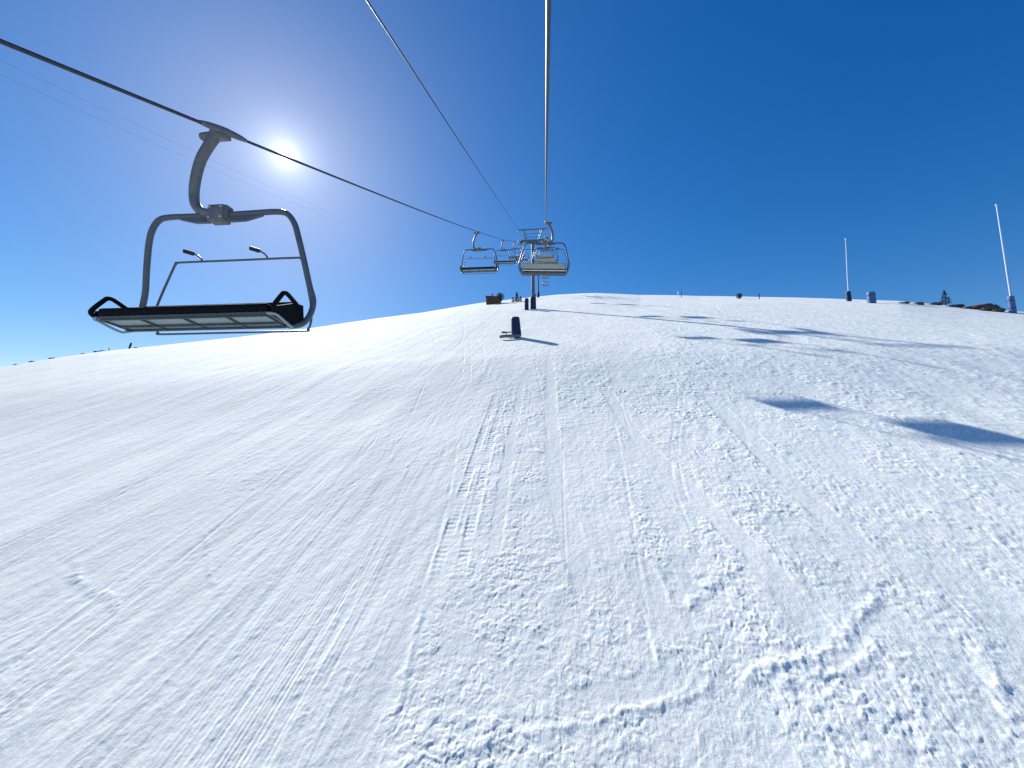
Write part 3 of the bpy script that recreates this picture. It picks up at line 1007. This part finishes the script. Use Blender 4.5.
def tall_pole(label, x, y, H, lean_x, pad_r, pad_h, pad_mat, r0, kink):
    r = root('snowmaking_lance', label, 'snowmaking pole', (x, y, ground_z(x, y)), group='tall white poles at the right edge of the run')
    bm = NB()
    tube(bm, [(0, 0, -0.3), (0.0, 0, pad_h * 0.9), (kink - lean_x * 0.12, 0, H * 0.18), (kink - lean_x * 0.30, 0, H * 0.42), (-lean_x * 0.72, 0, H * 0.74), (-lean_x, 0, H)], [r0 * 1.25, r0 * 1.2, r0 * 1.1, r0, r0 * 0.9, r0 * 0.75], 12)
    mp_ = obj('lance', bm, MAT['white'], r)
    bm = NB()
    tube(bm, [(-lean_x, 0, H - 0.05), (-lean_x * 1.01, 0, H + 0.25)], [r0 * 1.3, r0 * 0.9], 10)
    tube(bm, [(-lean_x - 0.22, 0, H + 0.02), (-lean_x + 0.22, 0, H + 0.02)], r0 * 0.6, 8)
    obj('nozzle_head', bm, MAT['white'], mp_)
    bm = NB()
    tube(bm, [(r0 * 2.0, 0, pad_h * 0.9), (kink - lean_x * 0.10 + r0 * 2.4, 0, H * 0.18), (kink - lean_x * 0.30 + r0 * 1.8, 0, H * 0.42)], r0 * 0.45, 8)
    obj('feed_hose', bm, MAT['blue'], mp_)
    o = obj('padding', pad_mesh(pad_r, pad_h), pad_mat, r, loc=(0, 0, -0.05))
    for k in (0.3, 0.75):
        bm = NB()
        tube(bm, [(0, 0, pad_h * k - 0.05), (0, 0, pad_h * k + 0.05)], pad_r * 1.03, 16)
        obj('strap', bm, MAT['rubber'], o)
    return r


tall_pole('shorter of the two tall white poles, with dark navy padding at its foot', 63.07, 83.79, 13.5, -0.55, 0.46, 2.0, MAT['navy'], 0.07, 0.0)
tall_pole('taller white pole nearest the right edge, with light blue padding at its foot', 72.9, 65.4, 17.9, 0.05, 0.40, 2.7, MAT['blue'], 0.075, 0.0)
pad_pole('padded_post', 'short blue padded post just right of the shorter white pole', 'padded post', 61.0, 75.8, 0.66, 2.0, MAT['blue'])


def stake(label, x, y, h, r_, lx, mat, cat='stake', cap=None):
    bm = NB()
    tube(bm, [(0, 0, -0.4), (lx * 0.5, 0, h * 0.5), (lx, 0, h), (lx * 1.01, 0, h + r_)], [r_, r_, r_ * 0.9, r_ * 0.4], 10)
    tube(bm, [(lx * 0.75, 0, h * 0.75), (lx * 0.85, 0, h * 0.85)], r_ * 1.25, 10)
    return obj('marker_stake', bm, mat, label=label, cat=cat, loc=(x, y, ground_z(x, y)), group='marker stakes in the snow')


stake('dark thick stake leaning right on the far left skyline', -141.5, 116.6, 3.2, 0.28, 0.85, MAT['rubber'])
stake('thin dark upright stake left of the leaning one on the left skyline', -144.5, 113.3, 2.3, 0.10, 0.0, MAT['bark'])
stake('thin pale stake on the skyline left of the round dark bush', 38.9, 113.5, 1.7, 0.12, 0.0, MAT['white'])
stake('thin dark stake beside the thin pale stake on the skyline', 39.7, 113.3, 1.8, 0.10, 0.0, MAT['rubber'])
stake('thin dark stake on the skyline right of the round dark bush', 51.8, 95.6, 1.3, 0.10, 0.0, MAT['bark'])

# ---------------------------------------------------------------- hut, trees, bushes, rocks on the skyline


def leafy(bm, rnd, centre, rad, n, size, shape='round', height=1.0):
    for _ in range(n):
        while True:
            p = Vector((rnd.uniform(-1, 1), rnd.uniform(-1, 1), rnd.uniform(-1, 1)))
            if p.length <= 1 and p.length > 0.35:
                break
        if shape == 'cone':
            h = rnd.random() ** 1.4
            a = rnd.random() * 2 * math.pi
            tier = 0.75 + 0.35 * abs(math.sin(h * 11))
            rr_ = rad * (1 - h) * tier * rnd.uniform(0.45, 1.0) + 0.05
            q = Vector((math.cos(a) * rr_, math.sin(a) * rr_, h * height))
        else:
            q = Vector((p.x * rad, p.y * rad, p.z * rad * height))
        c = Vector(centre) + q
        u = Vector((rnd.uniform(-1, 1), rnd.uniform(-1, 1), rnd.uniform(-1, 1))).normalized()
        w = u.orthogonal().normalized()
        s = size * rnd.uniform(0.6, 1.3)
        vs_ = [bm.verts.new(c + (u * ca + w * sa) * s) for ca, sa in ((1, 0), (0.2, 0.5), (-1, 0), (-0.2, -0.5))]
        bm.faces.new(vs_)


def fir(label, x, y, h, rad, seed, snowy=False):
    rnd = random.Random(seed)
    r = root('small_tree', label, 'tree', (x, y, ground_z(x, y)), group='small trees on the skyline')
    bm = NB()
    tube(bm, [(0, 0, -0.3), (0.03, 0, h * 0.5), (0, 0, h * 0.98)], [h * 0.035, h * 0.022, 0.01], 8)
    for k in range(9):
        a = k * 2.4
        zz = h * (0.15 + 0.08 * k)
        L = rad * (1 - zz / h) * 0.9
        tube(bm, [(0, 0, zz), (math.cos(a) * L, math.sin(a) * L, zz - 0.08 * L)], [h * 0.010, 0.004], 5)
    obj('trunk', bm, MAT['bark'], r)
    bm = NB()
    leafy(bm, rnd, (0, 0, h * 0.1), rad, 520, h * 0.05, 'cone', h * 0.92)
    obj('crown', bm, MAT['leaf'], r, smooth=False)
    return r


def bush(label, x, y, rad, hgt, seed):
    rnd = random.Random(seed)
    r = root('bush', label, 'bush', (x, y, ground_z(x, y)), group='bushes on the skyline')
    bm = NB()
    for k in range(6):
        a = k * 1.05
        tube(bm, [(0, 0, -0.2), (math.cos(a) * rad * 0.4, math.sin(a) * rad * 0.4, hgt * 0.55), (math.cos(a) * rad * 0.7, math.sin(a) * rad * 0.7, hgt * 0.9)], [rad * 0.05, rad * 0.035, rad * 0.01], 6)
    obj('stem', bm, MAT['bark'], r)
    bm = NB()
    for k in range(5):
        a = rnd.random() * 6.28
        leafy(bm, rnd, (math.cos(a) * rad * 0.35, math.sin(a) * rad * 0.35, hgt * rnd.uniform(0.4, 0.7)), rad * 0.68, 190, rad * 0.11, 'round', hgt / rad * 0.55)
    obj('crown', bm, MAT['leaf'], r, smooth=False)
    return r


def rock(label, x, y, sx, sy, sz, seed, sink=0.25, snow=True):
    rnd = random.Random(seed)
    bm = NB()
    bmesh.ops.create_icosphere(bm, subdivisions=4, radius=1.0)
    off = rnd.uniform(0, 300)
    P = np.array([v.co[:] for v in bm.verts])
    d = 0.30 * perlin(P[:, 0] * 1.3 + off, P[:, 1] * 1.3 + P[:, 2] * 1.7) + 0.14 * perlin(P[:, 0] * 3.4 + off, P[:, 1] * 3.1 - P[:, 2] * 3.3) + 0.06 * perlin(P[:, 0] * 9 + off, P[:, 1] * 8 + P[:, 2] * 9)
    for v, dd in zip(bm.verts, d):
        f_ = 1 + float(dd)
        v.co = Vector((v.co.x * sx * f_, v.co.y * sy * f_, (round(v.co.z * 3) / 3 * 0.4 + v.co.z * 0.6) * sz * f_))
    bmesh.ops.rotate(bm, verts=bm.verts, cent=(0, 0, 0), matrix=Matrix.Rotation(rnd.uniform(-0.5, 0.5), 3, 'Z'))
    return obj('rock', bm, MAT['rock'], label=label, cat='rock', group='rocks along the skyline', loc=(x, y, ground_z(x, y) + sz * (0.5 - sink)), sharp=25)


# low timber hut on the crest
hutx, huty = -14.6, 106.0
hzg = ground_z(hutx, huty)
hut = root('timber_hut', 'low brown timber hut on the crest left of the tower', 'hut', (hutx, huty, hzg), rz=math.radians(4))
bm = NB()
box(bm, (-0.2, 0, 0.55), (4.0, 2.6, 2.1), bevel=0.03)
for k in range(9):
    box(bm, (-0.2, -1.32, -0.1 + 0.20 * k), (4.04, 0.05, 0.17), bevel=0.012)
obj('wall', bm, MAT['wood'], hut, smooth=False)
bm = NB()
box(bm, (-0.2, -0.1, 1.68), (4.5, 3.1, 0.12), Matrix.Rotation(math.radians(3), 3, 'Y'), 0.03)
obj('roof', bm, MAT['wood'], hut, smooth=False)
bm = NB()
box(bm, (-1.2, -1.36, 0.95), (0.8, 0.06, 0.6), bevel=0.01)
w_ = obj('window', bm, MAT['wood'], hut, smooth=False)
bm = NB()
box(bm, (-1.2, -1.395, 0.95), (0.66, 0.02, 0.46), bevel=0.004)
obj('pane', bm, MAT['glass'], w_, smooth=False)
bm = NB()
tube(bm, [(-0.6, 0.2, 1.6), (-0.6, 0.2, 2.9)], 0.16, 10)
tube(bm, [(-0.6, 0.2, 2.9), (-0.6, 0.2, 3.0)], 0.24, 10)
obj('flue', bm, MAT['rubber'], hut)

bush('rounded dark bush at the right end of the timber hut', -12.7, 105.2, 1.15, 3.2, 11)
fir('left small shrubby tree of the three between hut and tower', -9.0, 103.6, 1.5, 0.5, 21)
fir('middle and tallest tree of the three between hut and tower', -7.9, 103.2, 2.9, 0.75, 22)
fir('right small tree of the three between hut and tower', -6.9, 103.4, 1.7, 0.55, 23)
bush('dark bush at the foot of the far tower mast', -3.3, 112.0, 0.7, 2.0, 12)
bush('round dark bush alone on the skyline midway along the right crest', 47.3, 95.6, 0.85, 1.7, 13)
fir('small dark fir on the skyline left of the taller white pole', 79.6, 82.0, 3.0, 0.95, 24)
rocks = [
    ('low dark rock at the foot of the small fir', 74.5, 78.5, 1.1, 0.8, 0.5), ('flat pale-topped rock right of the small fir', 72.8, 73.6, 1.3, 0.9, 0.45),
    ('long low dark rock midway between fir and tall pole', 73.0, 70.5, 2.4, 1.0, 0.75), ('broken dark rock left of the tall pole', 72.6, 67.9, 1.8, 0.9, 0.70),
    ('small rock tucked beside the tall pole padding', 72.0, 66.6, 0.9, 0.6, 0.5), ('jagged dark rock just right of the tall pole', 75.0, 64.0, 1.5, 1.0, 1.0),
    ('big dark rock mass cut by the right edge of the photo', 81.5, 66.9, 3.2, 2.6, 2.6), ('low rock in front of the big dark mass', 73.2, 62.2, 1.2, 0.8, 0.55),
    ('small low rock on the skyline right of the short blue post', 65.8, 75.0, 0.9, 0.6, 0.28), ('tiny rock poking from the skyline before the fir', 70.5, 77.5, 0.8, 0.6, 0.3),
    ('second tiny rock on the skyline left of the fir', 67.0, 73.4, 0.6, 0.5, 0.22)]
for i, (lab, x, y, sx, sy, sz) in enumerate(rocks):
    rock(lab, x, y, sx, sy, sz * 0.75, 40 + i)
ridge = [(-57.6, 'leftmost tiny rock on the far left skyline'), (-56.7, 'tiny rock second from the left on the far left skyline'), (-55.5, 'tiny rock third from the left on the far left skyline'),
         (-53.6, 'tiny rock midway along the far left skyline'), (-52.7, 'low rock left of the thin stake on the far left skyline'), (-52.3, 'low rock beside the thin stake on the far left skyline'),
         (-49.9, 'low dark rock right of the leaning stake on the far left skyline')]
ridge = [(138 * math.sin(math.radians(a)), 138 * math.cos(math.radians(a)), lab) for a, lab in ridge]
for i, (x, y, lab) in enumerate(ridge):
    rock(lab, x, y, 0.45 + 0.25 * (i % 3), 0.5, 0.16 + 0.05 * ((i * 2) % 3), 80 + i, 0.42)
